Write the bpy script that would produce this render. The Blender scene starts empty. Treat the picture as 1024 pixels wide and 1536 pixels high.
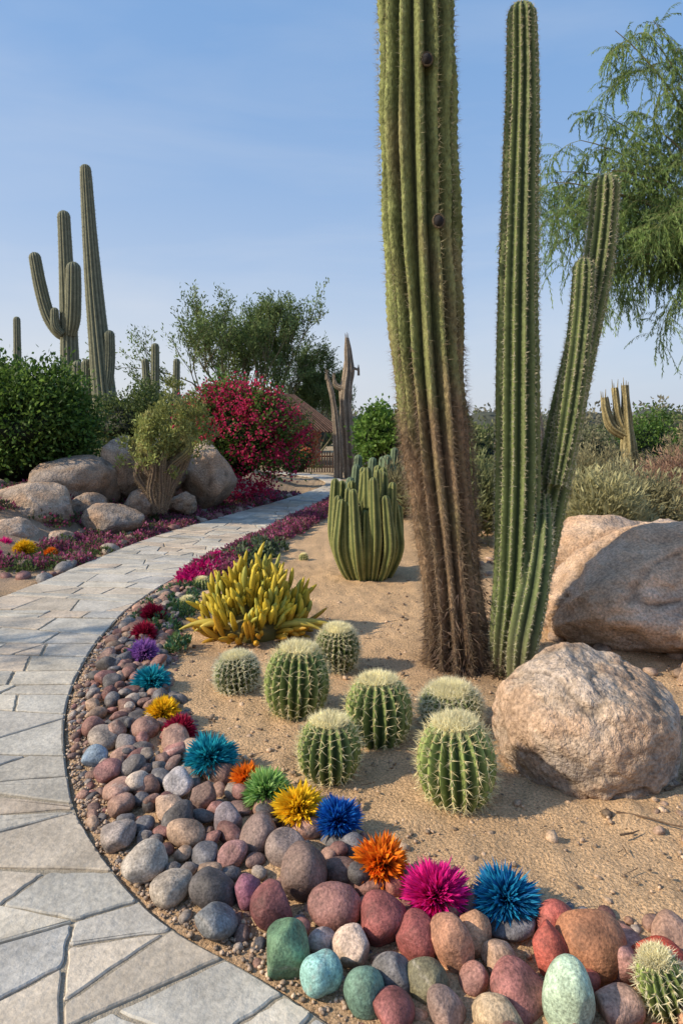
import bpy, bmesh, math, random
import numpy as np
from mathutils import Vector, noise as mnoise
rng=np.random.default_rng(7); random.seed(7)
scene=bpy.context.scene
pi=math.pi
def A(*a): return np.array(a,dtype=float)
def nrm(v):
    v=np.asarray(v,float); return v/np.maximum(np.linalg.norm(v,axis=-1,keepdims=True),1e-9)
def sstep(a,b,x):
    t=np.clip((x-a)/(b-a),0,1); return t*t*(3-2*t)

# ---------------------------------------------------------------- mesh builder
class B:
    def __init__(s): s.V=[];s.C=[];s.F=[];s.n=0
    def add(s,v,f,col,mat=0,smooth=True):
        v=np.asarray(v,float).reshape(-1,3); f=np.asarray(f,int)
        if len(v)==0: return
        col=np.asarray(col,float)
        if col.ndim==1: col=np.tile(col,(len(v),1))
        s.V.append(v); s.C.append(col[:,:3]); s.F.append((f+s.n,mat,smooth)); s.n+=len(v)
    def build(s,name,mats,parent=None):
        V=np.concatenate(s.V); C=np.concatenate(s.C)
        me=bpy.data.meshes.new(name)
        me.vertices.add(len(V)); me.vertices.foreach_set("co",V.ravel())
        loops=[];starts=[];mi=[];sm=[];off=0
        for f,m,q in s.F:
            k=f.shape[1]; loops.append(f.ravel()); starts.append(off+np.arange(len(f))*k)
            mi.append(np.full(len(f),m)); sm.append(np.full(len(f),q)); off+=f.size
        L=np.concatenate(loops)
        me.loops.add(len(L)); me.loops.foreach_set("vertex_index",L.astype(np.int32))
        S=np.concatenate(starts); me.polygons.add(len(S)); me.polygons.foreach_set("loop_start",S.astype(np.int32))
        me.polygons.foreach_set("material_index",np.concatenate(mi).astype(np.int32))
        me.polygons.foreach_set("use_smooth",np.concatenate(sm).astype(bool))
        me.update(calc_edges=True); me.validate()
        ca=me.color_attributes.new("Col",'FLOAT_COLOR','POINT')
        ca.data.foreach_set("color",np.concatenate([C,np.ones((len(C),1))],1).ravel())
        for m in mats: me.materials.append(m)
        ob=bpy.data.objects.new(name,me); scene.collection.objects.link(ob)
        return ob

# ---------------------------------------------------------------- materials
def mat(name,scale=20,amt=.35,bscale=60,bstr=.3,bdist=.01,rough=.75,spec=.3,transl=0,detail=5,scale2=None,amt2=.3,stretch=None):
    m=bpy.data.materials.new(name); m.use_nodes=True; nt=m.node_tree; nt.nodes.clear()
    N=nt.nodes.new; Lk=nt.links.new
    out=N('ShaderNodeOutputMaterial'); p=N('ShaderNodeBsdfPrincipled')
    p.inputs['Roughness'].default_value=rough; p.inputs['Specular IOR Level'].default_value=spec
    at=N('ShaderNodeAttribute'); at.attribute_name="Col"
    tc=N('ShaderNodeTexCoord'); mp=N('ShaderNodeMapping'); Lk(tc.outputs['Object'],mp.inputs[0])
    if stretch: mp.inputs['Scale'].default_value=stretch
    def nz(sc,am,src):
        n=N('ShaderNodeTexNoise'); n.inputs['Scale'].default_value=sc; n.inputs['Detail'].default_value=detail
        n.inputs['Roughness'].default_value=.65
        Lk(mp.outputs[0],n.inputs['Vector'])
        r=N('ShaderNodeMapRange'); r.inputs['From Min'].default_value=.3; r.inputs['From Max'].default_value=.7
        r.inputs['To Min'].default_value=1-am; r.inputs['To Max'].default_value=1+am; r.clamp=True
        Lk(n.outputs['Fac'],r.inputs['Value'])
        v=N('ShaderNodeVectorMath'); v.operation='SCALE'; Lk(src,v.inputs[0]); Lk(r.outputs[0],v.inputs['Scale'])
        return v.outputs[0]
    c=nz(scale,amt,at.outputs['Color'])
    if scale2: c=nz(scale2,amt2,c)
    Lk(c,p.inputs['Base Color'])
    if bstr>0:
        n=N('ShaderNodeTexNoise'); n.inputs['Scale'].default_value=bscale; n.inputs['Detail'].default_value=5
        n.inputs['Roughness'].default_value=.62
        Lk(mp.outputs[0],n.inputs['Vector'])
        b=N('ShaderNodeBump'); b.inputs['Strength'].default_value=bstr; b.inputs['Distance'].default_value=bdist
        Lk(n.outputs['Fac'],b.inputs['Height']); Lk(b.outputs[0],p.inputs['Normal'])
    if transl>0:
        t=N('ShaderNodeBsdfTranslucent'); Lk(c,t.inputs['Color'])
        mx=N('ShaderNodeMixShader'); mx.inputs[0].default_value=transl
        Lk(p.outputs[0],mx.inputs[1]); Lk(t.outputs[0],mx.inputs[2]); Lk(mx.outputs[0],out.inputs[0])
    else: Lk(p.outputs[0],out.inputs[0])
    return m
M_sand=mat("sand",scale=1.6,amt=.2,bscale=70,bstr=1.0,bdist=.024,rough=.95,spec=.1,scale2=110,amt2=.55,detail=7)
M_paver=mat("sandstone_paver",scale=4,amt=.24,bscale=26,bstr=.6,bdist=.012,rough=.8,spec=.25,scale2=55,amt2=.22)
M_grout=mat("sandy_grout",scale=60,amt=.3,bscale=150,bstr=.8,rough=.95,spec=.1)
M_stone=mat("river_stone",scale=15,amt=.45,bscale=55,bstr=.8,bdist=.008,rough=.6,spec=.35,scale2=130,amt2=.5)
M_rock=mat("granite",scale=2.2,amt=.25,bscale=18,bstr=1.0,bdist=.05,rough=.9,spec=.2,scale2=60,amt2=.5,detail=8)
M_skin=mat("cactus_skin",scale=9,amt=.28,bscale=45,bstr=.35,bdist=.006,rough=.65,spec=.3,scale2=60,amt2=.15)
M_cork=mat("cactus_corky_skin",scale=4,amt=.35,bscale=20,bstr=.9,bdist=.03,rough=.85,spec=.2,scale2=30,amt2=.45,stretch=(1.6,1.6,.8))
M_spine=mat("cactus_spines",scale=10,amt=.2,bstr=0,rough=.6,spec=.3,transl=.25,detail=2)
M_leaf=mat("foliage",scale=3,amt=.25,bstr=0,rough=.55,spec=.3,transl=.4,detail=2)
M_petal=mat("petals",scale=30,amt=.2,bstr=0,rough=.65,spec=.2,transl=.3,detail=2)
M_bark=mat("bark",scale=8,amt=.3,bscale=30,bstr=.7,bdist=.02,rough=.9,spec=.1)
M_wood=mat("dark_wood",scale=8,amt=.3,bscale=30,bstr=.5,rough=.85,spec=.2)
M_succ=mat("succulent_skin",scale=14,amt=.22,bscale=60,bstr=.15,rough=.5,spec=.35,transl=.15)
def hole_mat():
    m=bpy.data.materials.new("dark_hollow"); m.use_nodes=True
    p=m.node_tree.nodes['Principled BSDF']; p.inputs['Base Color'].default_value=(.012,.01,.012,1); p.inputs['Roughness'].default_value=.9
    n=m.node_tree.nodes.new('ShaderNodeTexNoise'); b=m.node_tree.nodes.new('ShaderNodeBump')
    m.node_tree.links.new(n.outputs[0],b.inputs['Height']); m.node_tree.links.new(b.outputs[0],p.inputs['Normal'])
    return m
M_hole=hole_mat()

# ---------------------------------------------------------------- path layout (plan, metres)
PAIR=[((1.9,.6),(1.0,-1.9)),((1.3,.95),(.3,-1.5)),((.9,1.1),(-.1,-1.0)),((.5,1.3),(-.6,-.6)),((.162,1.536),(-.9,-.2)),((-.198,1.811),(-1.6,.3)),((-.582,2.076),(-2.3,.9)),
((-.952,2.518),(-3.0,1.7)),((-1.136,2.844),(-3.4,2.4)),((-1.383,3.413),(-3.6,3.2)),((-1.538,3.938),(-3.6,3.9)),((-1.668,4.655),(-3.35,4.8)),
((-1.725,5.486),(-3.0,5.7)),((-1.665,6.269),(-2.84,6.5)),((-1.514,7.314),(-2.75,7.5)),((-1.217,8.777),(-2.5,9.2)),((-.848,10.59),(-1.95,11.2)),
((-.4,12.8),(-1.3,13.4)),((-.059,15.06),(-.75,15.5)),((.136,17.45),(-.42,17.5)),((-.135,19.7),(-.62,19.2)),((-.875,21.3),(-1.25,20.6)),((-3,23.2),(-3.2,22.5)),((-6,24.6),(-6.1,23.8))]
def catmull(P,n):
    P=np.asarray(P,float); Q=np.vstack([2*P[0]-P[1],P,2*P[-1]-P[-2]]); o=[]
    for i in range(1,len(Q)-2):
        p0,p1,p2,p3=Q[i-1],Q[i],Q[i+1],Q[i+2]
        for t in np.linspace(0,1,n,endpoint=False):
            o.append(.5*((2*p1)+(-p0+p2)*t+(2*p0-5*p1+4*p2-p3)*t*t+(-p0+3*p1-3*p2+p3)*t**3))
    o.append(P[-1]); return np.array(o)
PR=catmull([p[0] for p in PAIR],12); PL=catmull([p[1] for p in PAIR],12)
mid=(PR*.7+PL*.3); S=np.concatenate([[0],np.cumsum(np.linalg.norm(np.diff(mid,axis=0),axis=1))]); LEN=S[-1]
def Rp(s): return np.stack([np.interp(s,S,PR[:,0]),np.interp(s,S,PR[:,1])],-1)
def Lp(s): return np.stack([np.interp(s,S,PL[:,0]),np.interp(s,S,PL[:,1])],-1)
oi=np.argsort(PR[:,1]); xr=lambda y: np.interp(y,PR[oi,1],PR[oi,0])
ml=PL[:,1]>2; PLs=PL[ml]; ol=np.argsort(PLs[:,1]); xl=lambda y: np.interp(y,PLs[ol,1],PLs[ol,0])
def gh(x,y):
    x=np.asarray(x,float); y=np.asarray(y,float)
    bank=.55*sstep(.35,2.2,xl(y)-x)*sstep(6,8.5,y)*(1-sstep(17,21,y))
    d=x-xr(y)
    bed=(.022*sstep(-.015,.02,d)+.010*sstep(.03,.35,d))*(y>.6)*(1-sstep(18,20,y))
    return bank+bed-.006
# ---------------------------------------------------------------- ground
def axis(lo,hi,step,far):
    a=list(np.arange(lo,hi,step)); d=step; v=a[-1]
    while v<far: d*=1.17; v+=d; a.append(v)
    d=step; v=a[0]
    while v>-far: d*=1.17; v-=d; a.insert(0,v)
    return np.array(a)
xs=axis(-3,3.2,.024,3500); ys=axis(1.2,7,.026,3500)
X,Y=np.meshgrid(xs,ys); H=gh(X,Y)
near=(np.abs(X)<30)&(Y<40)&(Y>-5)
micro=np.zeros(X.shape)
idx=np.argwhere(near)
for i,j in idx:
    x=X[i,j];y=Y[i,j]
    micro[i,j]=mnoise.noise(Vector((x*1.6,y*1.6,0)))*.02+mnoise.noise(Vector((x*5,y*5,3)))*.018+mnoise.noise(Vector((x*13,y*13,7)))*.014
inpath=(X<xr(Y)-.01)&(X>xl(Y)-.1)&(Y<23)
micro=np.where(inpath,np.minimum(micro,0)-.012,micro*sstep(.03,.3,np.abs(X-xr(Y))))
H=H+micro
nx,ny=len(xs),len(ys)
V=np.stack([X,Y,H],-1).reshape(-1,3)
I=np.arange(nx*ny).reshape(ny,nx)
F=np.stack([I[:-1,:-1],I[:-1,1:],I[1:,1:],I[1:,:-1]],-1).reshape(-1,4)
sand=A(.62,.41,.235); soil=A(.36,.25,.17); scrub=A(.38,.29,.18)
col=np.tile(sand,(nx*ny,1))
xf,yf=V[:,0],V[:,1]
lb=sstep(0,.6,xl(yf)-xf)*(yf>2); col=col*(1-lb[:,None])+soil*lb[:,None]
re=1-sstep(.05,.55,xf-xr(yf)); re=re*(yf<20); col=col*(1-re[:,None]*.4)+A(.38,.27,.19)*re[:,None]*.4
fa=sstep(12,26,yf); col=col*(1-fa[:,None])+scrub*fa[:,None]
rr=sstep(1.6,3.0,xf)*sstep(4,6,yf); col=col*(1-rr[:,None]*.6)+A(.38,.25,.165)*rr[:,None]*.6
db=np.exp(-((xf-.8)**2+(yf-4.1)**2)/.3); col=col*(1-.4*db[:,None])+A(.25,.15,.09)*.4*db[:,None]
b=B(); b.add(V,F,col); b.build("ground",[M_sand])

# ---------------------------------------------------------------- paved path
b=B()
n=len(PR); v=np.concatenate([np.c_[PR,np.full(n,.022)],np.c_[PL,np.full(n,.022)]]); i=np.arange(n-1)
b.add(v,np.stack([i,i+n,i+n+1,i+1],-1),A(.36,.31,.24),1)
v=np.concatenate([np.c_[PR,np.full(n,.022)],np.c_[PR,np.full(n,-.03)]]); b.add(v,np.stack([i,i+1,i+n+1,i+n],-1),A(.30,.24,.18),1)
pal=[A(.50,.45,.375),A(.54,.48,.39),A(.46,.425,.365),A(.55,.465,.365),A(.51,.465,.40),A(.42,.395,.355),A(.53,.43,.33)]
def pt(s,t):
    r=Rp(s); l=Lp(s); return r*(1-t)+l*t
def tile(q,gap=.006):
    q=np.array(q); 
    def sa(q): return .5*np.sum(q[:,0]*np.roll(q[:,1],-1)-q[:,1]*np.roll(q[:,0],-1))
    if abs(sa(q))<.004: return
    if sa(q)<0: q=q[::-1]
    o=[q[0]]
    for p in q[1:]:
        if np.linalg.norm(p-o[-1])>.02: o.append(p)
    if np.linalg.norm(o[-1]-o[0])<.02: o.pop()
    q=np.array(o); m=len(q)
    if m<3: return
    c=q.mean(0)
    def inset(q,d):
        o=[]
        for k in range(len(q)):
            e0=nrm(q[k]-q[k-1]); e1=nrm(q[(k+1)%len(q)]-q[k])
            n0=A(-e0[1],e0[0]); n1=A(-e1[1],e1[0]); bb=n0+n1; dd=np.dot(bb,n0)
            o.append(q[k]+bb/max(dd,.4)*d)
        return np.array(o)
    q=inset(q,gap*rng.uniform(.6,1.5))
    pts=[]
    for k in range(m):
        p=q[k]; a=nrm(q[k-1]-p); c2=nrm(q[(k+1)%m]-p); r=rng.uniform(.004,.014)
        ln=np.linalg.norm(q[(k+1)%m]-p)
        pts.append(p+a*r); pts.append(p+(a+c2)*r*.3); pts.append(p+c2*r)
        nn=A(-c2[1],c2[0])
        if ln>.08:
            for u in (.15,.3,.45,.6,.75,.88): pts.append(p+c2*ln*u+nn*rng.uniform(-.002,.005))
    o=np.array(pts); inn=inset(o,.004); k=len(o)
    tz=rng.normal(0,.0012)
    sl=rng.normal(0,.005,2)
    def z(p,base): return base+tz+((p-c)@sl)
    v=np.concatenate([np.c_[o,np.full(k,.0)],np.c_[o,z(o,.0265)],np.c_[inn,z(inn,.0305)]])
    cc=pal[rng.integers(len(pal))]*rng.uniform(.82,1.08)
    i=np.arange(k); j=(i+1)%k
    b.add(v,np.concatenate([np.stack([i,j,j+k,i+k],-1),np.stack([i+k,j+k,j+2*k,i+2*k],-1)]),cc,0,False)
    b.F.append(((np.arange(2*k,3*k)[None,:]+b.n-len(v)),0,False))
ST=float(np.interp(3.9,PR[:,1],S))
WM=2.0
rows=[]; s=ST
while s<LEN-.3:
    f=0 if s==ST else 1
    rows.append((s,rng.uniform(-.16,.16)*f,rng.uniform(0,6),rng.uniform(.0,.03)*f))
    s+=rng.uniform(.19,.34)
def clip(poly,m_,nn):
    out=[]
    for a_,c_ in zip(poly,poly[1:]+poly[:1]):
        da=np.dot(a_-m_,nn); dc=np.dot(c_-m_,nn)
        if da<=0: out.append(a_)
        if (da<0)!=(dc<0) and abs(da-dc)>1e-9: out.append(a_+(c_-a_)*da/(da-dc))
    return out
def parea(p):
    q=np.array(p); return abs(.5*np.sum(q[:,0]*np.roll(q[:,1],-1)-q[:,1]*np.roll(q[:,0],-1)))
def split(poly,lev=0):
    ar=parea(poly)
    if ar<rng.uniform(.05,.2):
        q=[]
        for a_,c_ in zip(poly,poly[1:]+poly[:1]):
            q.append(a_)
            if a_[1]<1e-4 and c_[1]<1e-4:
                for u in (.25,.5,.75): q.append(a_+(c_-a_)*u)
        tile([pt(u[0],max(u[1],0)/WM) for u in q],.006); return
    q=np.array(poly); c=q.mean(0); d=q-c; w_,ev=np.linalg.eigh(d.T@d); ax=ev[:,1]
    if math.sqrt(max(w_[1],1e-9)/max(w_[0],1e-9))<1.25: ax=ev[:,rng.integers(2)]
    a=rng.normal(0,.48); ax=A(ax[0]*math.cos(a)-ax[1]*math.sin(a),ax[0]*math.sin(a)+ax[1]*math.cos(a))
    m_=c+ev[:,1]*rng.uniform(-.18,.18)*math.sqrt(ar)
    p1=clip(poly,m_,ax); p2=clip(poly,m_,-ax)
    for p in (p1,p2):
        if len(p)>2 and parea(p)>.003: split(p,lev+1)
split([A(0.1,0),A(ST,0),A(ST,WM),A(0.1,WM)])
def rowp(r,t): return pt(r[0]+r[1]*(t-.3)+r[3]*math.sin(r[2]+t*7),t)
for a_,c_ in zip(rows[:-1],rows[1:]):
    W=np.linalg.norm(Rp(a_[0])-Lp(a_[0]))
    t=0.; cuts=[(0.,0.)]
    while True:
        t+=rng.uniform(.25,.62)/W
        if t>1-.2/W: break
        j=rng.uniform(-.08,.08,2)/W
        cuts.append((t+j[0],t+j[1]))
    cuts.append((1.,1.))
    for (t0,u0),(t1,u1) in zip(cuts[:-1],cuts[1:]):
        q=[rowp(a_,t0),rowp(a_,t1),rowp(c_,u1),rowp(c_,u0)]
        w=(t1-t0)*W
        if w>.45 and rng.random()<.3:
            f1,f2=rng.uniform(.3,.7,2); m1=q[0]*(1-f1)+q[3]*f1; m2=q[1]*(1-f2)+q[2]*f2
            tile([q[0],q[1],m2,m1]); tile([m1,m2,q[2],q[3]])
        elif w>.35 and rng.random()<.16:
            f=rng.uniform(.35,.65); m1=q[0]*(1-f)+q[1]*f
            tile([q[0],m1,q[3]]); tile([m1,q[1],q[2],q[3]])
        else: tile(q)
b.build("paved_path",[M_paver,M_grout])

# ---------------------------------------------------------------- rocks
def ico(sub):
    bm=bmesh.new(); bmesh.ops.create_icosphere(bm,subdivisions=sub,radius=1)
    v=np.array([w.co[:] for w in bm.verts]); f=np.array([[w.index for w in q.verts] for q in bm.faces]); bm.free(); return v,f
ICO={k:ico(k) for k in (1,2,3,4,5,6)}
def rotm(a,b_,c):
    ca,sa,cb,sb,cc,sc=math.cos(a),math.sin(a),math.cos(b_),math.sin(b_),math.cos(c),math.sin(c)
    return np.array([[ca,-sa,0],[sa,ca,0],[0,0,1]])@np.array([[cb,0,sb],[0,1,0],[-sb,0,cb]])@np.array([[1,0,0],[0,cc,-sc],[0,sc,cc]])
def pebble(b,c,r,col,sub=3,rz=None,yaw=None,mat=0,ncut=5):
    v,f=ICO[sub]; v=v.copy()
    for k in range(3):
        a=rng.normal(0,1.7,3); ph=rng.uniform(0,6); v=v*(1+.075*np.sin(ICO[sub][0]@a+ph))[:,None]
    if rng.random()<.35: ncut+=4
    for k in range(ncut):
        nn=nrm(rng.normal(0,1,3)); d=rng.uniform(.68,.95); e=v@nn-d; v=v-np.outer(np.maximum(e,0)*.8,nn)
    r=np.asarray(r,float)
    yaw=rng.uniform(0,6.28) if yaw is None else yaw
    R=rotm(yaw,rng.normal(0,.25),rng.normal(0,.25))
    v=(v*r*1.05)@R.T+np.asarray(c)
    cc=np.tile(col,(len(v),1))*(1+.16*np.sin(ICO[sub][0]@rng.normal(0,3,3)))[:,None]
    if sub>=3 and rng.random()<.35:
        k=np.exp(-((ICO[sub][0]@nrm(rng.normal(0,1,3))-rng.uniform(-.4,.4)+.06*np.sin(ICO[sub][0]@rng.normal(0,5,3)))/.05)**2)[:,None]; cc=cc*(1-.35*k)+A(.5,.44,.38)*.35*k
    b.add(v,f,cc,mat)
def boulder(name,c,r,seed,yaw=0,col=A(.42,.32,.24),sub=5,cuts=9,rough=.12,tilt=0,stain=A(.46,.28,.17)):
    rg=np.random.default_rng(seed); v0,f=ICO[sub]; v=v0.copy()
    out=np.empty(len(v)); o=Vector((seed*3.1,seed*1.7,0)); c2=np.empty(len(v)); ck=np.empty(len(v)); fine=np.empty(len(v))
    for i,p in enumerate(v0):
        P=Vector(p)+o
        out[i]=mnoise.fractal(P*1.1,1,2,3)
        fine[i]=mnoise.fractal(P*4.5,.8,2,6)
        c2[i]=mnoise.fractal(P*1.8,1,2,4); ck[i]=mnoise.noise(P*1.15+Vector((0,0,9)))+.06*mnoise.noise(P*7)
    v=v*(1+rough*out)[:,None]
    for k in range(cuts):
        nn=nrm(rg.normal(0,1,3)); d=rg.uniform(.72,.95); e=v@nn-d; v=v-np.outer(np.maximum(e,0)*.82,nn)
    crack=np.exp(-(ck/.022)**2)
    v=v+v0*(.035*fine-.035*crack+.016*np.tanh(c2*6))[:,None]
    v=(v*np.asarray(r))@rotm(yaw,tilt,0).T+np.asarray(c)
    base=np.tile(col,(len(v),1))
    k=sstep(-.1,.35,c2)[:,None]
    base=base*(1-.55*k)+stain*.55*k
    k=sstep(.0,.5,-c2)[:,None]; base=base*(1-.4*k)+A(.38,.33,.30)*.4*k
    base=base*(1-.5*crack[:,None])*(1+.35*np.clip(fine,-1,1)[:,None])
    low=(1-sstep(-.1,.35,v0[:,2]))[:,None]; base=base*(1-.2*low)
    b=B(); b.add(v,f,base); return b.build(name,[M_rock])
boulder("granite_boulder",(1.10,3.06,.165),(.41,.38,.345),14,.3,sub=6,cuts=6,rough=.07,col=A(.50,.38,.28))
boulder("granite_boulder",(2.35,4.95,.30),(.98,.75,.50),23,.12,sub=6,cuts=13,rough=.16,tilt=-.22,col=A(.60,.42,.29))
boulder("granite_boulder",(2.2,5.5,.4),(.6,.5,.42),29,.4,sub=5,cuts=9,rough=.14,col=A(.56,.39,.27))
boulder("granite_boulder",(2.35,4.0,.06),(.42,.32,.28),31,.4,sub=5,cuts=9,rough=.14,col=A(.48,.33,.23))
LR=[(-4.16,9.2,.38,.60,.5,.42),(-3.95,10.3,.62,.76,.5,.46),(-3.42,10.9,.85,.46,.4,.5),(-2.33,11.9,.62,.6,.45,.62),(-3.2,9.4,.2,.52,.35,.24),
(-4.0,8.3,.15,.36,.28,.24),(-3.05,10.4,.32,.3,.25,.22),(-3.0,11.8,.85,.52,.4,.55),(-5.0,9.6,.45,.5,.4,.35),(-2.55,11.0,.25,.25,.2,.2),(-3.6,9.8,.35,.3,.2,.2),(-3.5,8.5,.08,.22,.18,.14)]
for k,q in enumerate(LR):
    boulder("garden_rock",q[:3],q[3:],40+k,k*.7,sub=4,cuts=11,rough=.16,col=[A(.50,.37,.27),A(.34,.26,.20),A(.48,.36,.27)][k%3])

# ---------------------------------------------------------------- river stones
BAND=[((1.9,.6),(2.3,1.6)),((1.3,.95),(1.7,1.75)),((.9,1.1),(1.3,1.88)),((.5,1.3),(.96,1.95)),((.162,1.536),(.687,2.03)),((-.054,1.714),(.46,2.08)),((-.198,1.811),(.228,2.163)),((-.405,1.957),(.076,2.363)),
((-.582,2.076),(-.103,2.518)),((-.771,2.276),(-.292,2.67)),((-.952,2.518),(-.478,2.844)),((-1.136,2.844),(-.69,3.2)),((-1.383,3.413),(-.9,3.746)),((-1.538,3.938),(-1.06,4.2)),
((-1.668,4.655),(-1.16,4.7)),((-1.725,5.486),(-1.25,5.4)),((-1.66,6.27),(-1.33,6.3))]
BR=catmull([p[0] for p in BAND],10); BI=catmull([p[1] for p in BAND],10)
BS=np.concatenate([[0],np.cumsum(np.linalg.norm(np.diff((BR+BI)/2,axis=0),axis=1))])
def band(s,t):
    r=A(np.interp(s,BS,BR[:,0]),np.interp(s,BS,BR[:,1])); i=A(np.interp(s,BS,BI[:,0]),np.interp(s,BS,BI[:,1])); return r*(1-t)+i*t
spal=[A(.20,.10,.08),A(.29,.165,.125),A(.19,.16,.145),A(.36,.24,.165),A(.12,.105,.10),A(.40,.32,.26),A(.25,.12,.10),A(.18,.11,.09),A(.33,.195,.145),A(.15,.14,.145)]
FS=[(-.15,1.87,.068,.068,(.11,.19,.11)),(-.049,1.795,.058,.056,(.24,.42,.38)),(.056,1.747,.052,.05,(.14,.23,.17)),(.03,1.89,.056,.05,(.52,.38,.29)),(-.055,1.93,.04,.035,(.42,.33,.30)),
(-.213,2.04,.066,.055,(.20,.075,.07)),(.12,1.99,.072,.062,(.27,.085,.075)),(.204,1.92,.062,.06,(.30,.09,.08)),(.307,1.87,.055,.08,(.42,.21,.13)),(.223,1.785,.058,.05,(.17,.15,.09)),
(.138,1.81,.05,.045,(.17,.155,.15)),(-.121,2.17,.075,.085,(.19,.125,.10)),(-.289,2.13,.048,.045,(.25,.10,.13)),(-.371,2.0,.062,.042,(.19,.19,.19)),(-.53,2.14,.065,.045,(.36,.30,.24)),(-.649,2.26,.075,.055,(.42,.36,.30)),
(-.788,2.41,.066,.045,(.28,.23,.20)),(-.655,2.75,.064,.055,(.40,.36,.35)),(-.541,2.65,.05,.055,(.24,.15,.12)),(-.415,2.5,.055,.055,(.27,.22,.23)),(-.287,2.41,.08,.055,(.25,.17,.14)),(-.198,2.33,.075,.05,(.27,.20,.17)),
(-.368,2.3,.052,.05,(.36,.19,.17)),(-1.08,3.0,.058,.04,(.20,.25,.30)),(-.975,2.86,.056,.05,(.23,.11,.10)),(.681,1.87,.085,.08,(.42,.19,.10)),(.569,1.86,.055,.07,(.36,.085,.06)),(.845,1.81,.075,.062,(.42,.065,.035)),
(.558,1.70,.068,.09,(.40,.50,.36)),(.453,1.75,.08,.045,(.32,.13,.11)),(.436,1.86,.055,.038,(.42,.27,.18)),(.371,1.94,.058,.055,(.42,.23,.13)),(.382,1.68,.06,.045,(.48,.35,.22)),(.631,1.98,.06,.05,(.34,.09,.07)),(.747,1.83,.05,.055,(.38,.2,.17)),
(.126,1.70,.052,.042,(.25,.09,.08)),(.686,1.7,.055,.045,(.40,.25,.19)),(.26,1.70,.05,.04,(.30,.2,.16)),(.93,1.93,.06,.05,(.40,.24,.17)),(.31,2.02,.05,.045,(.3,.18,.14))]
b=B(); placed=[]
for x,y,rx,rz,c in FS:
    pebble(b,(x,y,.02+rz*.75),(rx,rx*.9,rz),A(*c),4,ncut=4); placed.append((x,y,rx))
placed=[list(p) for p in placed]
def tooclose(p,r,arr,k):
    a=np.array(arr); return np.any((a[:,0]-p[0])**2+(a[:,1]-p[1])**2<((a[:,2]+r)*k)**2)
for rlo,rhi,tries,k in [(.056,.074,350,.92),(.042,.058,1000,.88),(.028,.042,3000,.86),(.018,.028,5000,.86),(.009,.018,5000,.86)]:
    for _ in range(tries):
        s=rng.uniform(0,BS[-1]); t=rng.uniform(.22,1.0)
        if rlo<.02: t=rng.uniform(.06,1.1)
        r=rng.uniform(rlo,rhi); p=band(s,t)
        if p[1]>3.3: r*=.8
        if tooclose(p,r,placed,k): continue
        placed.append([p[0],p[1],r])
        m=math.sin(pi*np.clip(t,0,1))
        rz=r*rng.uniform(.52,.9)
        c=spal[rng.integers(len(spal))]*rng.uniform(.7,1.25)
        if p[0]>.1 and rng.random()<.45: c=[A(.34,.10,.075),A(.44,.25,.16),A(.38,.19,.15)][rng.integers(3)]*rng.uniform(.75,1.1)
        pebble(b,(p[0],p[1],.012+rz*.6+.025*m*(rlo>.02)),(r*rng.uniform(.95,1.45),r*.92,rz),c,3 if r>.03 else 2)
placed2=[[x,y,.07] for x,y,*_ in FS]
for _ in range(1800):
    s=rng.uniform(0,BS[-1]); t=rng.uniform(.38,.9); r=rng.uniform(.022,.056); p=band(s,t)
    if p[1]>3.3: r*=.8
    if tooclose(p,r,placed2,1.3): continue
    placed2.append([p[0],p[1],r])
    rz=r*rng.uniform(.52,.85); c=spal[rng.integers(len(spal))]*rng.uniform(.7,1.25)
    if p[0]>.1 and rng.random()<.45: c=A(.36,.14,.10)*rng.uniform(.75,1.1)
    pebble(b,(p[0],p[1],.058+rz*.6),(r*rng.uniform(.95,1.45),r,rz),c,3)
b.build("river_stones",[M_stone])
b=B()
for _ in range(170):
    y=rng.uniform(6.6,15); x=xl(y)-abs(rng.normal(0,.28))-.06; r=rng.uniform(.02,.10)
    pebble(b,(x,y,float(gh(x,y))+r*.3),(r*1.2,r,r*.7),[A(.26,.13,.11),A(.3,.2,.15),A(.22,.2,.19),A(.36,.28,.22)][rng.integers(4)],2)
for _ in range(110):
    y=rng.uniform(6.3,15); x=xr(y)+abs(rng.normal(0,.14))+.04; r=rng.uniform(.02,.06)
    pebble(b,(x,y,.02+r*.3),(r*1.2,r,r*.7),[A(.26,.13,.11),A(.3,.2,.15),A(.22,.2,.19)][rng.integers(3)],2)
for _ in range(220):
    x=rng.uniform(1.4,4.5); y=rng.uniform(3.4,10); r=rng.uniform(.012,.06)
    pebble(b,(x,y,.02+r*.3),(r*1.2,r,r*.7),A(.36,.25,.18)*rng.uniform(.6,1.2),2)
for _ in range(40):
    x=rng.uniform(1.15,1.75); y=rng.uniform(2.4,3.0); r=rng.uniform(.008,.032)
    pebble(b,(x,y,.02+r*.3),(r*1.2,r,r*.7),A(.30,.2,.14)*rng.uniform(.6,1.2),2)
b.build("edging_stones",[M_stone])
b=B()
for _ in range(8000):
    y=1.9+abs(rng.normal(0,1.9)); x=rng.uniform(-1.2,2.6)
    if x<xr(y)+.02 or y>8: continue
    if mnoise.noise(Vector((x*1.7,y*1.7,5)))<-.05 and rng.random()<.7: continue
    r=.002+rng.exponential(.0033)
    pebble(b,(x,y,.024+r*.3),(r*1.3,r,r*.7),A(.46,.32,.21)*rng.uniform(.3,1.35),1)
for _ in range(3000):
    s=rng.uniform(0,BS[-1]); t=rng.normal(.1,.09); p=band(s,t); r=rng.uniform(.003,.009)
    if t<.015: continue
    pebble(b,(p[0],p[1],.018+r*.4),(r*1.2,r,r*.8),A(.44,.32,.23)*rng.uniform(.5,1.3),1)
b.build("loose_grit",[M_stone])

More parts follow.
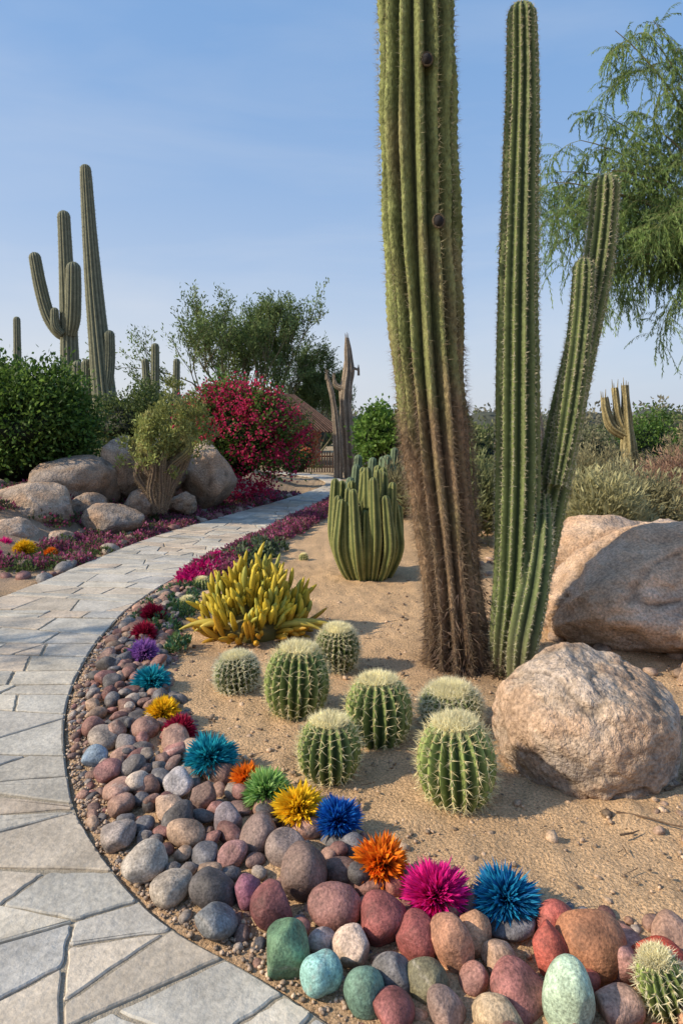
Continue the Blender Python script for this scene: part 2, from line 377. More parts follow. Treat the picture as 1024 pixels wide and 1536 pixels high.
# ---------------------------------------------------------------- tubes / spines / leaves
def frames(P):
    T=nrm(np.gradient(P,axis=0)); U=np.zeros_like(P); W=np.zeros_like(P)
    u=np.cross(A(0,1,0),T[0]); 
    if np.linalg.norm(u)<.1: u=A(1,0,0)
    for i in range(len(P)):
        u=u-np.dot(u,T[i])*T[i]; u=nrm(u); U[i]=u; W[i]=np.cross(T[i],u)
    return T,U,W
def ctube(P,R,step,dome=True):
    P=np.asarray(P,float); R=np.asarray(R,float)
    Q=catmull(np.c_[P,R],16); C=Q[:,:3]; r=Q[:,3]
    s=np.concatenate([[0],np.cumsum(np.linalg.norm(np.diff(C,axis=0),axis=1))]); L=s[-1]
    if dome:
        rt=r[-1]; a=np.arange(0,max(L-rt,step),step); 
        th=np.linspace(0,pi/2*.97,9); ss=np.concatenate([a[a<L-rt*1.02],(L-rt)+rt*np.sin(th)])
        k=np.concatenate([np.ones(len(ss)-9),np.cos(th)])
    else:
        ss=np.linspace(0,L,max(int(L/step),3)); k=np.ones(len(ss))
    C=np.stack([np.interp(ss,s,C[:,i]) for i in range(3)],-1); r=np.interp(ss,s,r)*k
    return C,r,ss
def ribtube(b,P,R,nr,depth,cval,cridge,mat=0,step=.03,per=6,dome=True,sharp=0.,twist=0,colf=None,wob=0.,phase=0,sag=0.0):
    C,r,ss=ctube(P,R,step,dome); T,U,W=frames(C); n=nr*per
    th=np.arange(n)/n*2*pi; g=np.abs(np.cos(nr*th/2)); g=g*(1-sharp)+sharp*(1-np.abs(np.sin(nr*th/2)))
    rr=(1-depth*(1-g))
    TH=th[None,:]+twist*ss[:,None]+phase
    rad=r[:,None]*rr[None,:]
    if wob: 
        ph=rng.uniform(0,6,4)
        rad=rad*(1+wob*(np.sin(3*TH+ph[0]+ss[:,None]*1.7)*.5+np.sin(2*TH+ph[1]-ss[:,None]*2.6)*.5+.6*np.sin(ss[:,None]*9+ph[2]+2*TH)*.5))
    if sag: rad=rad*(1+sag*np.sin(ss[:,None]/.055*2*pi+rng.uniform(0,6,(1,nr)).repeat(per,axis=1))*g[None,:])
    V=C[:,None,:]+rad[...,None]*(np.cos(TH)[...,None]*U[:,None,:]+np.sin(TH)[...,None]*W[:,None,:])
    m=len(C); I=np.arange(m*n).reshape(m,n); J=np.roll(I,-1,axis=1)
    F=np.stack([I[:-1],J[:-1],J[1:],I[1:]],-1).reshape(-1,4)
    gg=np.tile(g[None,:],(m,1)).reshape(-1,1)
    col=cval*(1-gg**1.5)+cridge*gg**1.5
    if colf is not None: col=colf(V.reshape(-1,3),gg,col)
    b.add(V.reshape(-1,3),F,col,mat)
    k=np.arange(nr); ang=k/nr*2*pi
    def ridge(spacing,s0=0,s1=1):
        L=ss[-1]; q=np.arange(L*s0,L*s1,spacing); q=q[None,:]+rng.uniform(-.3,.3,(nr,len(q)))*spacing
        c=np.stack([np.interp(q,ss,C[:,i]) for i in range(3)],-1); r_=np.interp(q,ss,r)
        u=np.stack([np.interp(q,ss,U[:,i]) for i in range(3)],-1); w=np.stack([np.interp(q,ss,W[:,i]) for i in range(3)],-1)
        a=ang[:,None]+twist*q+phase
        nn=np.cos(a)[...,None]*u+np.sin(a)[...,None]*w
        return (c+nn*r_[...,None]*.985).reshape(-1,3),nn.reshape(-1,3)
    return ridge
def tube(b,P,R,col,mat=0,n=6,step=None,dome=False):
    P=np.asarray(P,float); R=np.asarray(R,float); T,U,W=frames(P)
    th=np.arange(n)/n*2*pi
    V=P[:,None,:]+R[:,None,None]*(np.cos(th)[None,:,None]*U[:,None,:]+np.sin(th)[None,:,None]*W[:,None,:])
    m=len(P); I=np.arange(m*n).reshape(m,n); J=np.roll(I,-1,axis=1)
    col=np.asarray(col,float)
    if col.ndim==2: col=np.repeat(col,n,axis=0)
    b.add(V.reshape(-1,3),np.stack([I[:-1],J[:-1],J[1:],I[1:]],-1).reshape(-1,4),col,mat)
def spines(b,P,N,cnt,length,width,spread,col,mat=1,colvar=.2,up=0.):
    P=np.repeat(P,cnt,axis=0); N=np.repeat(N,cnt,axis=0); n=len(P)
    d=nrm(N+spread*rng.normal(0,1,(n,3))+A(0,0,up)); L=length*rng.uniform(.45,1.1,(n,1))
    s=nrm(np.cross(d,rng.normal(0,1,(n,3))))*width
    V=np.stack([P-s,P+s,P+d*L],1).reshape(-1,3)
    c=np.repeat(np.tile(col,(n,1))*rng.uniform(1-colvar,1+colvar,(n,1)),3,axis=0)
    b.add(V,np.arange(n*3).reshape(-1,3),c,mat,False)
def leaves(b,P,D,L,W,C,mat=0,fold=.25,tipc=1.0,basec=.8):
    n=len(P); D=nrm(D); L=np.broadcast_to(np.asarray(L,float).reshape(-1,1),(n,1)); W=np.broadcast_to(np.asarray(W,float).reshape(-1,1),(n,1))
    s=nrm(np.cross(D,rng.normal(0,1,(n,3)))); u=np.cross(s,D)
    m=P+D*L*.5
    V=np.stack([P,m+s*W+u*W*fold,P+D*L,m-s*W+u*W*fold],1).reshape(-1,3)
    C=np.broadcast_to(np.asarray(C,float),(n,3)); c=np.stack([C*basec,C,C*tipc,C],1).reshape(-1,3)
    b.add(V,np.arange(n*4).reshape(-1,4),c,mat,False)

# ---------------------------------------------------------------- large cacti
b=B()
brown=A(.215,.135,.085)
def bigcol(V,g,c):
    z=V[:,2:3]; nz=np.sin(V[:,0:1]*9+z*2.1)*.3+np.sin(z*5.3+V[:,1:2]*7)*.25+.25*np.sin(z*13+V[:,0:1]*31)
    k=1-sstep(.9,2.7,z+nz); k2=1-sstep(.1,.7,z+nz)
    br=brown*(.35+1.05*g)
    c=c*(1-k*.92)+br*k*.92
    pch=sstep(.55,1.0,np.sin(V[:,0:1]*11+z*1.3)*np.sin(z*2.7+V[:,1:2]*9)); c=c*(1-.4*pch)+A(.24,.17,.10)*(.4+.8*g)*.4*pch
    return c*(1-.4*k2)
P=[(.735,4.28,-.05),(.72,4.28,.2),(.685,4.28,.6),(.645,4.28,.95),(.60,4.28,1.35),(.56,4.28,1.75),(.53,4.28,2.15),(.505,4.28,2.6),(.485,4.28,3.1),(.47,4.28,3.7),(.46,4.28,4.3),(.455,4.28,5.2),(.46,4.28,5.6)]
R=[.235,.195,.18,.2,.215,.22,.23,.24,.248,.247,.235,.21,.19]
rg=ribtube(b,P,R,14,.32,A(.05,.06,.022),A(.26,.285,.105),0,.02,8,True,.25,twist=.05,colf=bigcol,wob=.085,sag=.022)
p,n_=rg(.032); zz=p[:,2]
lo=zz<2.0
spines(b,p[lo],n_[lo],11,.058,.0011,.9,A(.38,.28,.18),1,.45,-.35)
spines(b,p[~lo],n_[~lo],7,.05,.0012,.8,A(.42,.37,.22),1,.4)
p,n_=rg(.02,0,.3); spines(b,p,n_,7,.08,.0012,.7,A(.26,.19,.13),1,.5,-.7)
th=rng.uniform(0,2*pi,900); z=rng.exponential(.13,900)
pp=np.c_[.735+.19*np.cos(th),4.28+.19*np.sin(th),z]; nn=np.c_[np.cos(th),np.sin(th),-.9*np.ones(900)]
spines(b,pp,nrm(nn),2,.09,.004,.4,A(.13,.085,.06),1,.5)
for hx,hz in ((.505,3.68),(.575,2.72)):
    y0=4.28-.225
    v,f=ICO[3]; b.add(v*A(.030,.05,.037)+A(hx,y0+.008,hz),f,A(.1,.1,.1),2)
    a=np.linspace(0,2*pi,17); ring=np.c_[hx+.032*np.cos(a),np.full(17,y0-.008),hz+.040*np.sin(a)]
    tube(b,ring,np.full(17,.007),A(.12,.09,.055),0,6)
b.build("saguaro_cactus",[M_cork,M_spine,M_hole])

b=B()
gv,gr=A(.026,.046,.014),A(.20,.235,.08)
def col2(V,g,c):
    k=(1-sstep(.05,.5,V[:,2:3])); return c*(1-.5*k)+A(.14,.11,.07)*.5*k
def colcactus(P,R,nr=12,ph=0.):
    r_=ribtube(b,P,R,nr,.30,gv,gr,0,.02,8,True,.45,colf=col2,wob=.035,phase=ph,sag=.03,twist=.05)
    p,n_=r_(.026); spines(b,p,n_,10,.030,.0012,.95,A(.66,.60,.42),1,.25)
    p,n_=r_(.026); spines(b,p,n_,4,.009,.0032,1.2,A(.60,.57,.42),1,.25)
colcactus([(.98,4.12,0),(1.0,4.12,.22),(1.045,4.14,.6),(1.07,4.16,1.1),(1.075,4.17,1.7),(1.08,4.18,2.3),(1.095,4.19,3.0),(1.11,4.2,3.6),(1.105,4.2,4.11)],[.08,.11,.128,.135,.132,.125,.112,.1,.085],12)
colcactus([(1.03,4.22,0),(1.07,4.23,.2),(1.17,4.25,.5),(1.255,4.25,.88),(1.335,4.25,1.27),(1.42,4.25,1.68),(1.51,4.25,2.1),(1.59,4.25,2.5),(1.63,4.25,2.85),(1.64,4.25,3.07)],[.08,.105,.115,.112,.108,.104,.098,.092,.086,.082],11,.2)
colcactus([(1.30,4.13,1.15),(1.36,4.12,1.5),(1.41,4.12,1.85),(1.45,4.13,2.2),(1.47,4.14,2.52)],[.05,.07,.072,.07,.062],9,.1)
colcactus([(1.03,3.98,0),(1.06,3.99,.25),(1.13,4.03,.55),(1.19,4.1,.85),(1.23,4.2,1.1)],[.07,.095,.095,.08,.05],9,.5)
th=rng.uniform(0,2*pi,500); z=rng.exponential(.04,500)
pp=np.c_[1.02+.13*np.cos(th),4.12+.13*np.sin(th),z]; spines(b,pp,nrm(np.c_[np.cos(th),np.sin(th),0*th]),2,.09,.003,.5,A(.12,.085,.06),1,.5)
b.build("columnar_cactus",[M_skin,M_spine])

def saguaro(name,parts,nr=12,c0=A(.085,.095,.06),c1=A(.22,.22,.14)):
    b=B()
    for P,R in parts:
        r_=ribtube(b,P,R,nr,.2,c0,c1,0,.08,4,True,.2,wob=.02)
        p,n_=r_(.1); spines(b,p,n_,3,.05,.003,.8,A(.34,.32,.24),1)
    return b.build(name,[M_skin,M_spine])
saguaro("saguaro_cactus",[([(-5.42,16,.2),(-5.48,16,1.5),(-5.6,16,2.75),(-5.77,16,4.47),(-5.89,16,6.0),(-5.97,16,7.2),(-6.0,16,7.65)],[.25,.28,.26,.21,.17,.14,.12]),
 ([(-5.6,15.95,2.25),(-5.46,15.9,2.45),(-5.4,15.9,3.0),(-5.4,15.9,3.75)],[.1,.12,.13,.12]),([(-5.85,16.1,1.9),(-5.98,16.1,2.2),(-6.0,16.1,3.1)],[.1,.13,.12])],14)
saguaro("saguaro_cactus",[([(-7.12,18,.3),(-7.14,18,2.),(-7.17,18,3.8),(-7.24,18,5.5),(-7.32,18,7.2)],[.24,.25,.23,.19,.16]),
 ([(-7.2,18,3.85),(-7.45,18,4.0),(-7.72,18,4.45),(-7.93,18,5.2),(-8.1,18,6.1)],[.13,.16,.17,.165,.15]),
 ([(-7.1,17.9,3.9),(-7.02,17.85,4.3),(-6.98,17.8,5.0),(-6.98,17.8,5.8)],[.15,.2,.2,.18]),([(-7.25,17.8,3.9),(-7.42,17.75,4.1),(-7.45,17.75,4.6)],[.1,.12,.1])],13)
for X_,Y_,zt,r_,ln in [(-10.45,22,5.05,.12,-.1),(-5.75,20,3.5,.12,-.25),(-5.45,20,3.95,.13,0),(-4.82,20,3.5,.11,.05),(-6.75,17.5,3.2,.15,0)]:
    saguaro("saguaro_cactus",[([(X_-ln,Y_,.2),(X_-ln*.5,Y_,zt*.5),(X_,Y_,zt)],[r_,r_*1.1,r_*.9])],10)

# organ pipe clump
b=B()
for k in range(34):
    a=k*2.39996; q=math.sqrt((k+.5)/34); rb=.06+.12*q; rm=.33*q+.02; h=rng.uniform(.70,1.18)*(1.05-.2*q**2); 
    ca,sa=math.cos(a),math.sin(a); jx,jy=rng.normal(0,.02,2)
    P=[(.26+ca*rb,6.72+sa*rb,-.02),(.26+ca*rm*.82,6.72+sa*rm*.82,h*.16),(.26+ca*rm*1.04,6.72+sa*rm*1.04,h*.42),(.26+ca*rm*1.03+jx*.5,6.72+sa*rm*1.03+jy*.5,h*.72),(.26+ca*rm*1.0+jx,6.72+sa*rm*1.0+jy,h)]
    r_=ribtube(b,P,[.035,.05,.06,.055,.04],5,.42,A(.05,.075,.022),A(.27,.27,.09),0,.03,6,True,.5,phase=rng.uniform(0,6),twist=.2,wob=.04)
    p,n_=r_(.04); spines(b,p,n_,3,.014,.0016,.8,A(.5,.45,.28),1)
b.build("organ_pipe_cactus",[M_skin,M_spine])

# barrel cacti
def barrel(x,y,r,h,nr=20,fuzz=1.,dark=1.,name="barrel_cactus",z0=.0,tilt=0,white=0.):
    b=B(); per=8; n=nr*per; m=34; ph=np.linspace(.12,pi*.985,m)
    th=np.arange(n)/n*2*pi; g=.25*np.abs(np.cos(nr*th/2))+.75*(1-np.abs(np.sin(nr*th/2)))
    rad=np.sin(ph)**.78*r; zc=h/2-(h/2)*np.cos(ph)
    dep=.26*np.clip(np.sin(ph)*1.3,0,1)
    Rr=rad[:,None]*(1-dep[:,None]*(1-g[None,:]))
    wb=1+.025*np.sin(3*th+rng.uniform(0,6))[None,:]+.02*np.sin(5*th+rng.uniform(0,6))[None,:]
    Rr=Rr*wb
    V=np.stack([Rr*np.cos(th),Rr*np.sin(th),np.repeat(zc[:,None],n,1)-.035*h*np.exp(-((ph-pi)/.35)**2)[:,None]],-1)
    I=np.arange(m*n).reshape(m,n); J=np.roll(I,-1,axis=1)
    gg=np.tile(g[None,:],(m,1)).reshape(-1,1)**1.3
    c=A(.03,.055,.016)*dark*(1-gg)+A(.25,.31,.09)*dark*gg
    topk=np.repeat(sstep(2.35,2.95,ph),n)[:,None]; c=c*(1-topk*.75)+A(.55,.50,.27)*topk*.75
    lowk=1-np.repeat(sstep(.25,.8,ph),n)[:,None]; c=c*(1-lowk*.5)+A(.2,.15,.09)*lowk*.5
    T=rotm(rng.uniform(0,1),tilt+rng.normal(0,.05),rng.normal(0,.05)); off=A(x,y,z0-.012)
    b.add(V.reshape(-1,3)@T.T+off,np.stack([I[:-1],J[:-1],J[1:],I[1:]],-1).reshape(-1,4),c,0)
    q=np.linspace(.35,pi*.97,int(13*(h/.3)**.5)+2); PP=[];NN=[]
    for k in range(nr):
        a=k/nr*2*pi; qq=q+rng.uniform(-.03,.03,len(q)); rr=np.sin(qq)**.78*r; z=h/2-(h/2)*np.cos(qq)
        PP.append(np.c_[rr*math.cos(a),rr*math.sin(a),z-.035*h*np.exp(-((qq-pi)/.35)**2)])
        NN.append(nrm(np.c_[np.sin(qq)*math.cos(a),np.sin(qq)*math.sin(a),-np.cos(qq)*.9]))
    PP=np.concatenate(PP)@T.T+off; NN=np.concatenate(NN)@T.T
    sc=A(.86,.75,.44)*(1-white)+A(.80,.80,.66)*white
    spines(b,PP,NN,int(8*fuzz),.22*r+.012,.0014,.85,sc,1,.15,.05)
    spines(b,PP,NN,4,.06*r,.0034,1.0,sc,1,.15)
    k=int(1500*(.6+.4*fuzz)); a=rng.uniform(0,2*pi,k); rr=r*.55*np.sqrt(rng.random(k)); pt_=np.c_[rr*np.cos(a),rr*np.sin(a),np.full(k,h*.985)-rr**2/r*.38]@T.T+off
    spines(b,pt_,nrm(np.c_[np.cos(a)*.5,np.sin(a)*.5,np.ones(k)])@T.T,1,.22*r+.006,.0016,.6,A(.92,.86,.58),1,.12)
    return b.build(name,[M_skin,M_spine])
barrel(-.235,3.52,.165,.385,20,1.,1.)
barrel(-.575,3.84,.125,.235,24,2.2,.55,white=.6)
barrel(-.028,4.17,.135,.30,24,1.6,.65,white=.3)
barrel(.175,3.20,.158,.335,19,1.1,1.)
barrel(-.052,2.90,.135,.275,18,1.1,1.)
barrel(.545,3.38,.155,.235,24,2.6,.9,white=.5)
barrel(.462,2.70,.155,.355,19,1.3,1.25)
barrel(-1.25,5.55,.075,.13,16,1.2,1.3,white=.2); barrel(-1.27,6.2,.085,.14,16,1.2,1.6,white=.0)
barrel(.83,1.72,.06,.17,16,1.2,1.4,name="small_cactus",z0=.03,tilt=-.25,white=.3)
barrel(-.42,7.6,.05,.1,14,1,1.2); barrel(-1.12,4.5,.05,.09,14,1.2,1.2,white=.3)

# ---------------------------------------------------------------- spiky flowers
def flower(x,y,r,c0,c1,z0=.07,n=1000,w=.06,flat=.85,name="spiky_flower"):
    b=B(); u=rng.uniform(-.2,1,n); a=rng.uniform(0,2*pi,n); q=np.sqrt(1-np.clip(u,-1,1)**2)
    D=np.c_[q*np.cos(a),q*np.sin(a),u*flat]; D=D+rng.normal(0,.11,D.shape); k=rng.random(n)[:,None]
    C=A(*c0)*(1-k)+A(*c1)*k
    P=np.tile(A(x,y,z0+r*.1),(n,1))+D*r*.25
    lob=1+.12*np.sin(a*3+rng.uniform(0,6))
    L=r*rng.uniform(.45,.85,n)*lob
    leaves(b,P,D,L,w*r*rng.uniform(.7,1.3,n),C,0,.35,1.3,.45)
    v,f=ICO[3]; b.add(v*r*.3*A(1,1,.8)+A(x,y,z0+r*.1),f,A(*c0)*.35,0)
    tube(b,[(x,y,-.0),(x,y,z0+r*.1)],[r*.12,r*.1],A(.08,.12,.04),0)
    return b.build(name,[M_petal])
CR=((.22,.008,.03),(.45,.02,.07)); PU=((.22,.08,.32),(.44,.22,.55)); TE=((.005,.16,.24),(.03,.42,.50)); YE=((.68,.38,.01),(.90,.66,.03)); OR=((.66,.14,.01),(.88,.30,.02)); GR=((.14,.30,.05),(.44,.64,.24)); BL=((.005,.05,.28),(.02,.20,.60)); MG=((.48,.005,.15),(.85,.03,.32)); TB=((.005,.08,.26),(.02,.30,.48))
for x,y,r,c in [(-1.42,5.12,.105,CR),(-1.346,4.67,.095,CR),(-1.23,4.27,.10,PU),(-1.054,3.80,.11,TE),(-.884,3.38,.09,YE),(-.753,3.19,.083,CR),(-.561,2.92,.118,TE),(-.382,2.75,.07,OR),(-.293,2.65,.098,GR),(-.012,2.46,.09,BL),(.284,2.06,.108,MG),(.49,2.05,.105,TB)]:
    flower(x,y,r,*c,flat=.6 if c in (TE,TB) else .85)
flower(-.159,2.53,.10,*YE,n=520,w=.10,flat=.7); flower(.128,2.2,.095,*OR,z0=.08,n=560,w=.10,flat=.75)
flower(-3.75,7.3,.15,*MG,z0=.08); flower(-3.6,7.75,.14,*YE,z0=.08); flower(-3.9,7.9,.12,*MG,z0=.1); flower(-3.25,7.65,.09,*OR,z0=.06)

# ---------------------------------------------------------------- yellow succulent
b=B()
for k in range(430):
    a=rng.uniform(0,2*pi); q=math.sqrt(rng.random()); cx,cy=-.62,4.85
    rad=.33*q*(1+.15*math.sin(3*a)); x=cx+rad*math.cos(a)*1.05; y=cy+rad*math.sin(a)*.8
    top=.42*(1-.55*q*q)*rng.uniform(.65,1.18)*(1+.15*math.sin(5*a+7*q)); L=rng.uniform(.10,.17)
    z=max(top-L*.6,.02); 
    d=nrm(A(math.cos(a)*q*.5,math.sin(a)*q*.5,1)+rng.normal(0,.27,3))
    if q>.85 and rng.random()<.35: d=nrm(A(math.cos(a),math.sin(a)*.8,.3)+rng.normal(0,.15,3)); z=rng.uniform(.02,.1)
    p0=A(x,y,z); side=rng.normal(0,.2,3); tt=np.array([0,.25,.55,.8,.93,1.0])
    P=p0+np.outer(tt*L,d)+np.outer(tt**2*L,side+A(0,0,.15))
    r=np.array([.008,.014,.0185,.015,.009,.0008])*rng.uniform(.8,1.25)
    yy=A(.66,.50,.05)*rng.uniform(.75,1.15)
    if rng.random()<.2: yy=A(.46,.44,.08)
    if z<.1: yy=A(.58,.33,.03)
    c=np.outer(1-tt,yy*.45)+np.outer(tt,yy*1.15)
    tube(b,P,r,c,0,6)
for ang,L in ((.1,.45),(.35,.36),(-.1,.34),(3.3,.3),(2.9,.34),(3.6,.26)):
    d=A(math.cos(ang),-abs(math.sin(ang))*.5,.0); p0=A(-.62,4.75,.10)+d*.15; tt=np.linspace(0,1,8)
    P=p0+np.outer(tt*L*1.1,d)+np.outer(np.sin(tt*pi)*.05,A(0,0,1)); tube(b,P,np.array([.015,.02,.024,.024,.022,.016,.01,.001]),A(.55,.42,.07),0,7)
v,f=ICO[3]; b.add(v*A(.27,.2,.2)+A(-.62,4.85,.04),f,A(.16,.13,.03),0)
b.build("yellow_succulent",[M_succ])

# ---------------------------------------------------------------- shrubs & foliage
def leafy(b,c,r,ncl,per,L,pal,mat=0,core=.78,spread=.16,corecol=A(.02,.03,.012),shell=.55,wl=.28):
    c=np.asarray(c,float); r=np.asarray(r,float)
    d=nrm(rng.normal(0,1,(ncl,3))); d[:,2]=np.where(d[:,2]<-.55,-d[:,2],d[:,2]); q=(shell+(1.05-shell)*rng.random((ncl,1))**.7)
    bump=1+.16*np.sin(d@rng.normal(0,3.2,3)+rng.uniform(0,6))+.1*np.sin(d@rng.normal(0,6,3))
    cc=d*q*bump[:,None]*r+c
    P=np.repeat(cc,per,axis=0)+rng.normal(0,1,(ncl*per,3))*spread*r.mean()
    D=nrm(np.repeat(d,per,axis=0)*.6+rng.normal(0,.7,(ncl*per,3))+A(0,0,.25))
    pal=np.array(pal); C=np.repeat(pal[rng.integers(len(pal),size=ncl)]*rng.uniform(.6,1.35,(ncl,1)),per,axis=0)*rng.uniform(.75,1.25,(ncl*per,1))
    leaves(b,P,D,L*rng.uniform(.6,1.3,len(P)),L*wl,C,mat,.2,1.15)
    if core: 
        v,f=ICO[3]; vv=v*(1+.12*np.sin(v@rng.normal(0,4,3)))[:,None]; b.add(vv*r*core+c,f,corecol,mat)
G1=[A(.09,.17,.03),A(.13,.21,.04),A(.06,.12,.025)]
G2=[A(.16,.19,.06),A(.21,.22,.09),A(.12,.15,.055)]
G3=[A(.22,.21,.12),A(.28,.25,.15),A(.16,.17,.09)]
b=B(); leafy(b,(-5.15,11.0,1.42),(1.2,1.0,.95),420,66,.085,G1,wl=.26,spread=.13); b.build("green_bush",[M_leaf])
b=B(); leafy(b,(-6.9,10.8,1.5),(1.3,1.0,1.0),220,50,.085,G1); b.build("green_bush",[M_leaf])
b=B(); leafy(b,(-4.35,14.2,1.5),(.75,.7,.7),150,50,.07,[A(.09,.13,.04),A(.13,.17,.05)]); b.build("green_bush",[M_leaf])
b=B(); leafy(b,(-3.3,14.0,1.3),(.75,.7,.7),150,50,.07,G2); b.build("green_bush",[M_leaf])
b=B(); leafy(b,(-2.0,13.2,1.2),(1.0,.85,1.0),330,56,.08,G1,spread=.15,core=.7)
nf=165; d=nrm(rng.normal(0,1,(nf,3))); d[:,1]=-np.abs(d[:,1])*1.; d=nrm(d); P=d*A(1.12,.95,1.12)*rng.uniform(.82,1.12,(nf,1))+A(-2.0,13.2,1.25)
keep=P[:,2]>.2; P=P[keep]; P=np.repeat(P,34,axis=0)+rng.normal(0,.085,(len(P)*34,3))
k=rng.random((len(P),1)); C=A(.50,.015,.08)*(1-k)+A(.74,.06,.17)*k
leaves(b,P,rng.normal(0,1,P.shape),.055,.024,C,0)
for k in range(46):
    a=rng.uniform(0,pi); L=rng.uniform(1.1,1.5); e=A(-2.0+math.cos(a)*L,13.0+rng.normal(0,.3),1.0+math.sin(a)*L*.95)
    PP=np.linspace(0,1,14)[:,None]**.8*(e-A(-2.0,13.2,.6))+A(-2.0,13.2,.6); Q=np.repeat(PP[7:],14,axis=0); Q=Q+rng.normal(0,.045,Q.shape)
    leaves(b,Q,rng.normal(0,1,Q.shape),.055,.022,A(.58,.03,.10)*rng.uniform(.7,1.3) if k%2 else A(.13,.19,.05),0)
b.build("bougainvillea_bush",[M_leaf])
b=B(); leafy(b,(-1.15,17,.95),(.55,.5,.72),100,45,.08,[A(.45,.14,.06),A(.14,.17,.05),A(.4,.05,.08)]); b.build("bougainvillea_bush",[M_leaf])
b=B(); leafy(b,(1.1,17.5,1.05),(.75,.6,.85),160,50,.12,[A(.14,.25,.04),A(.18,.29,.06)]); b.build("green_bush",[M_leaf])

def twiggy(b,c,r,h,n,L,col,leafc,lp=10,spread=1.):
    for k in range(n):
        a=rng.uniform(0,2*pi); q=rng.random()**.6; e=A(math.cos(a)*r*q,math.sin(a)*r*q,h*(1-.45*q*q)*rng.uniform(.7,1.1)); t=np.linspace(0,1,7)
        P=np.asarray(c)+t[:,None]*e*A(1,1,0)+ (t**.75)[:,None]*A(0,0,1)*e[2]+np.cumsum(rng.normal(0,.02,(7,3)),0)*r*2
        tube(b,P,np.linspace(.008,.002,7),np.asarray(col)*rng.uniform(.7,1.3),0,3)
        Q=np.repeat(P[2:],lp,axis=0); Q=Q+rng.normal(0,L*.5,Q.shape)
        leaves(b,Q,nrm(e)[None,:]+rng.normal(0,.5,Q.shape),L*rng.uniform(.6,1.3,len(Q)),L*.09,np.asarray(leafc)*rng.uniform(.65,1.3),0)
for c_,r_,h_,n_2,tc_,lc_ in [((2.95,7.9,0),.62,.85,190,(.36,.28,.16),(.44,.41,.21)),((3.9,8.9,0),.8,.8,170,(.3,.22,.14),(.36,.33,.18)),((1.55,8.6,0),.7,1.05,160,(.24,.19,.11),(.24,.26,.11)),
    ((5.6,11,0),.9,1.0,150,(.28,.16,.12),(.36,.22,.15)),((.95,11.0,0),.5,.8,90,(.22,.17,.1),(.26,.23,.12)),((3.0,10.6,0),.8,1.1,130,(.3,.24,.14),(.33,.32,.16)),((4.6,12.5,0),.9,1.05,120,(.3,.22,.14),(.36,.32,.17)),((6.9,13.4,0),1.1,1.2,120,(.3,.2,.14),(.38,.31,.18)),((2.2,9.6,0),.5,.7,90,(.3,.24,.14),(.4,.36,.2))]:
    b=B(); twiggy(b,c_,r_,h_,n_2,.12,tc_,lc_,11); b.build("desert_shrub",[M_leaf])
b=B(); leafy(b,(2.2,12.5,.65),(.85,.7,.95),150,50,.08,G2); b.build("green_bush",[M_leaf])
b=B(); leafy(b,(5.4,15.5,.6),(1.0,.8,.75),140,45,.07,G3); b.build("green_bush",[M_leaf])
b=B(); leafy(b,(7.8,17.5,.7),(1.2,.9,.9),140,45,.09,G1); b.build("green_bush",[M_leaf])
b=B()
for k in range(85):
    y=rng.uniform(18,70); x=rng.uniform(-.6,.75)*y
    if abs(x+.8)<1.6 and y<25: continue
    if -6<x<1 and y<33: continue
    s=rng.uniform(.6,1.3)*(1+y*.006)
    if x<-1: s*=1.15
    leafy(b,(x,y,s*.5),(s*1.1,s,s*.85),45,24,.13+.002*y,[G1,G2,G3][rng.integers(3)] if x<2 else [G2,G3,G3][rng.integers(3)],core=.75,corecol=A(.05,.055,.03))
for k in range(170):
    y=rng.uniform(75,260); x=rng.uniform(-.7,.8)*y; s=rng.uniform(1.2,2.6)*(1+y*.003)
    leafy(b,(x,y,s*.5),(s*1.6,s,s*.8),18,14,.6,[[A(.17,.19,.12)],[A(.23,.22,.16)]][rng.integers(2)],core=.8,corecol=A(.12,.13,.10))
b.build("distant_scrub",[M_leaf])
b=B(); nx_=160; t=np.linspace(-1,1,nx_); x=t*3000; y=2300+0*t
hh=np.array([ (mnoise.fractal(Vector((q*4.3,1.7,0)),1,2,5)*.5+.5) for q in t]); hh=10+45*np.clip(hh,0,1.4)+45*sstep(.1,.6,t)
v=np.concatenate([np.c_[x,y,-5+0*t],np.c_[x,y+250,hh],np.c_[x,y+900,-5+0*t]]); i=np.arange(nx_-1)
b.add(v,np.concatenate([np.stack([i,i+1,i+1+nx_,i+nx_],-1),np.stack([i+nx_,i+1+nx_,i+1+2*nx_,i+2*nx_],-1)]),A(.45,.48,.52)); b.build("hills",[M_rock])

def cover(b,x,y,r,pal_,n=70,L=.035,h=.06):
    a=rng.uniform(0,2*pi,n); q=np.sqrt(rng.random(n))*r; P=np.c_[x+q*np.cos(a),y+q*np.sin(a),gh(x,y)+h*(1-(q/r)**2)*rng.random(n)+.01]
    pal_=np.array(pal_); C=pal_[rng.integers(len(pal_),size=n)]*rng.uniform(.6,1.3,(n,1))
    leaves(b,P,np.c_[np.cos(a)*.6,np.sin(a)*.6,np.ones(n)]+rng.normal(0,.4,(n,3)),L*rng.uniform(.7,1.3,n),L*.3,C,0)
PK=[A(.42,.08,.18),A(.34,.11,.17),A(.24,.10,.11),A(.15,.15,.08),A(.48,.13,.26)]
b=B()
for k in range(330):
    y=rng.uniform(6.6,15.5); x=xr(y)+rng.uniform(.08,.5); cover(b,x,y,rng.uniform(.06,.13),PK,110,.04,.13)
for k in range(20):
    y=rng.uniform(7.1,8.2); x=xr(y)+rng.uniform(.3,.65); cover(b,x,y,.12,[A(.12,.17,.08),A(.16,.21,.14),A(.09,.13,.05)],140,.055,.16)
for k in range(18):
    y=rng.uniform(6.2,7.4); x=xr(y)+rng.uniform(.12,.35); cover(b,x,y,.09,[A(.65,.01,.2),A(.5,.01,.15)],120,.045,.14)
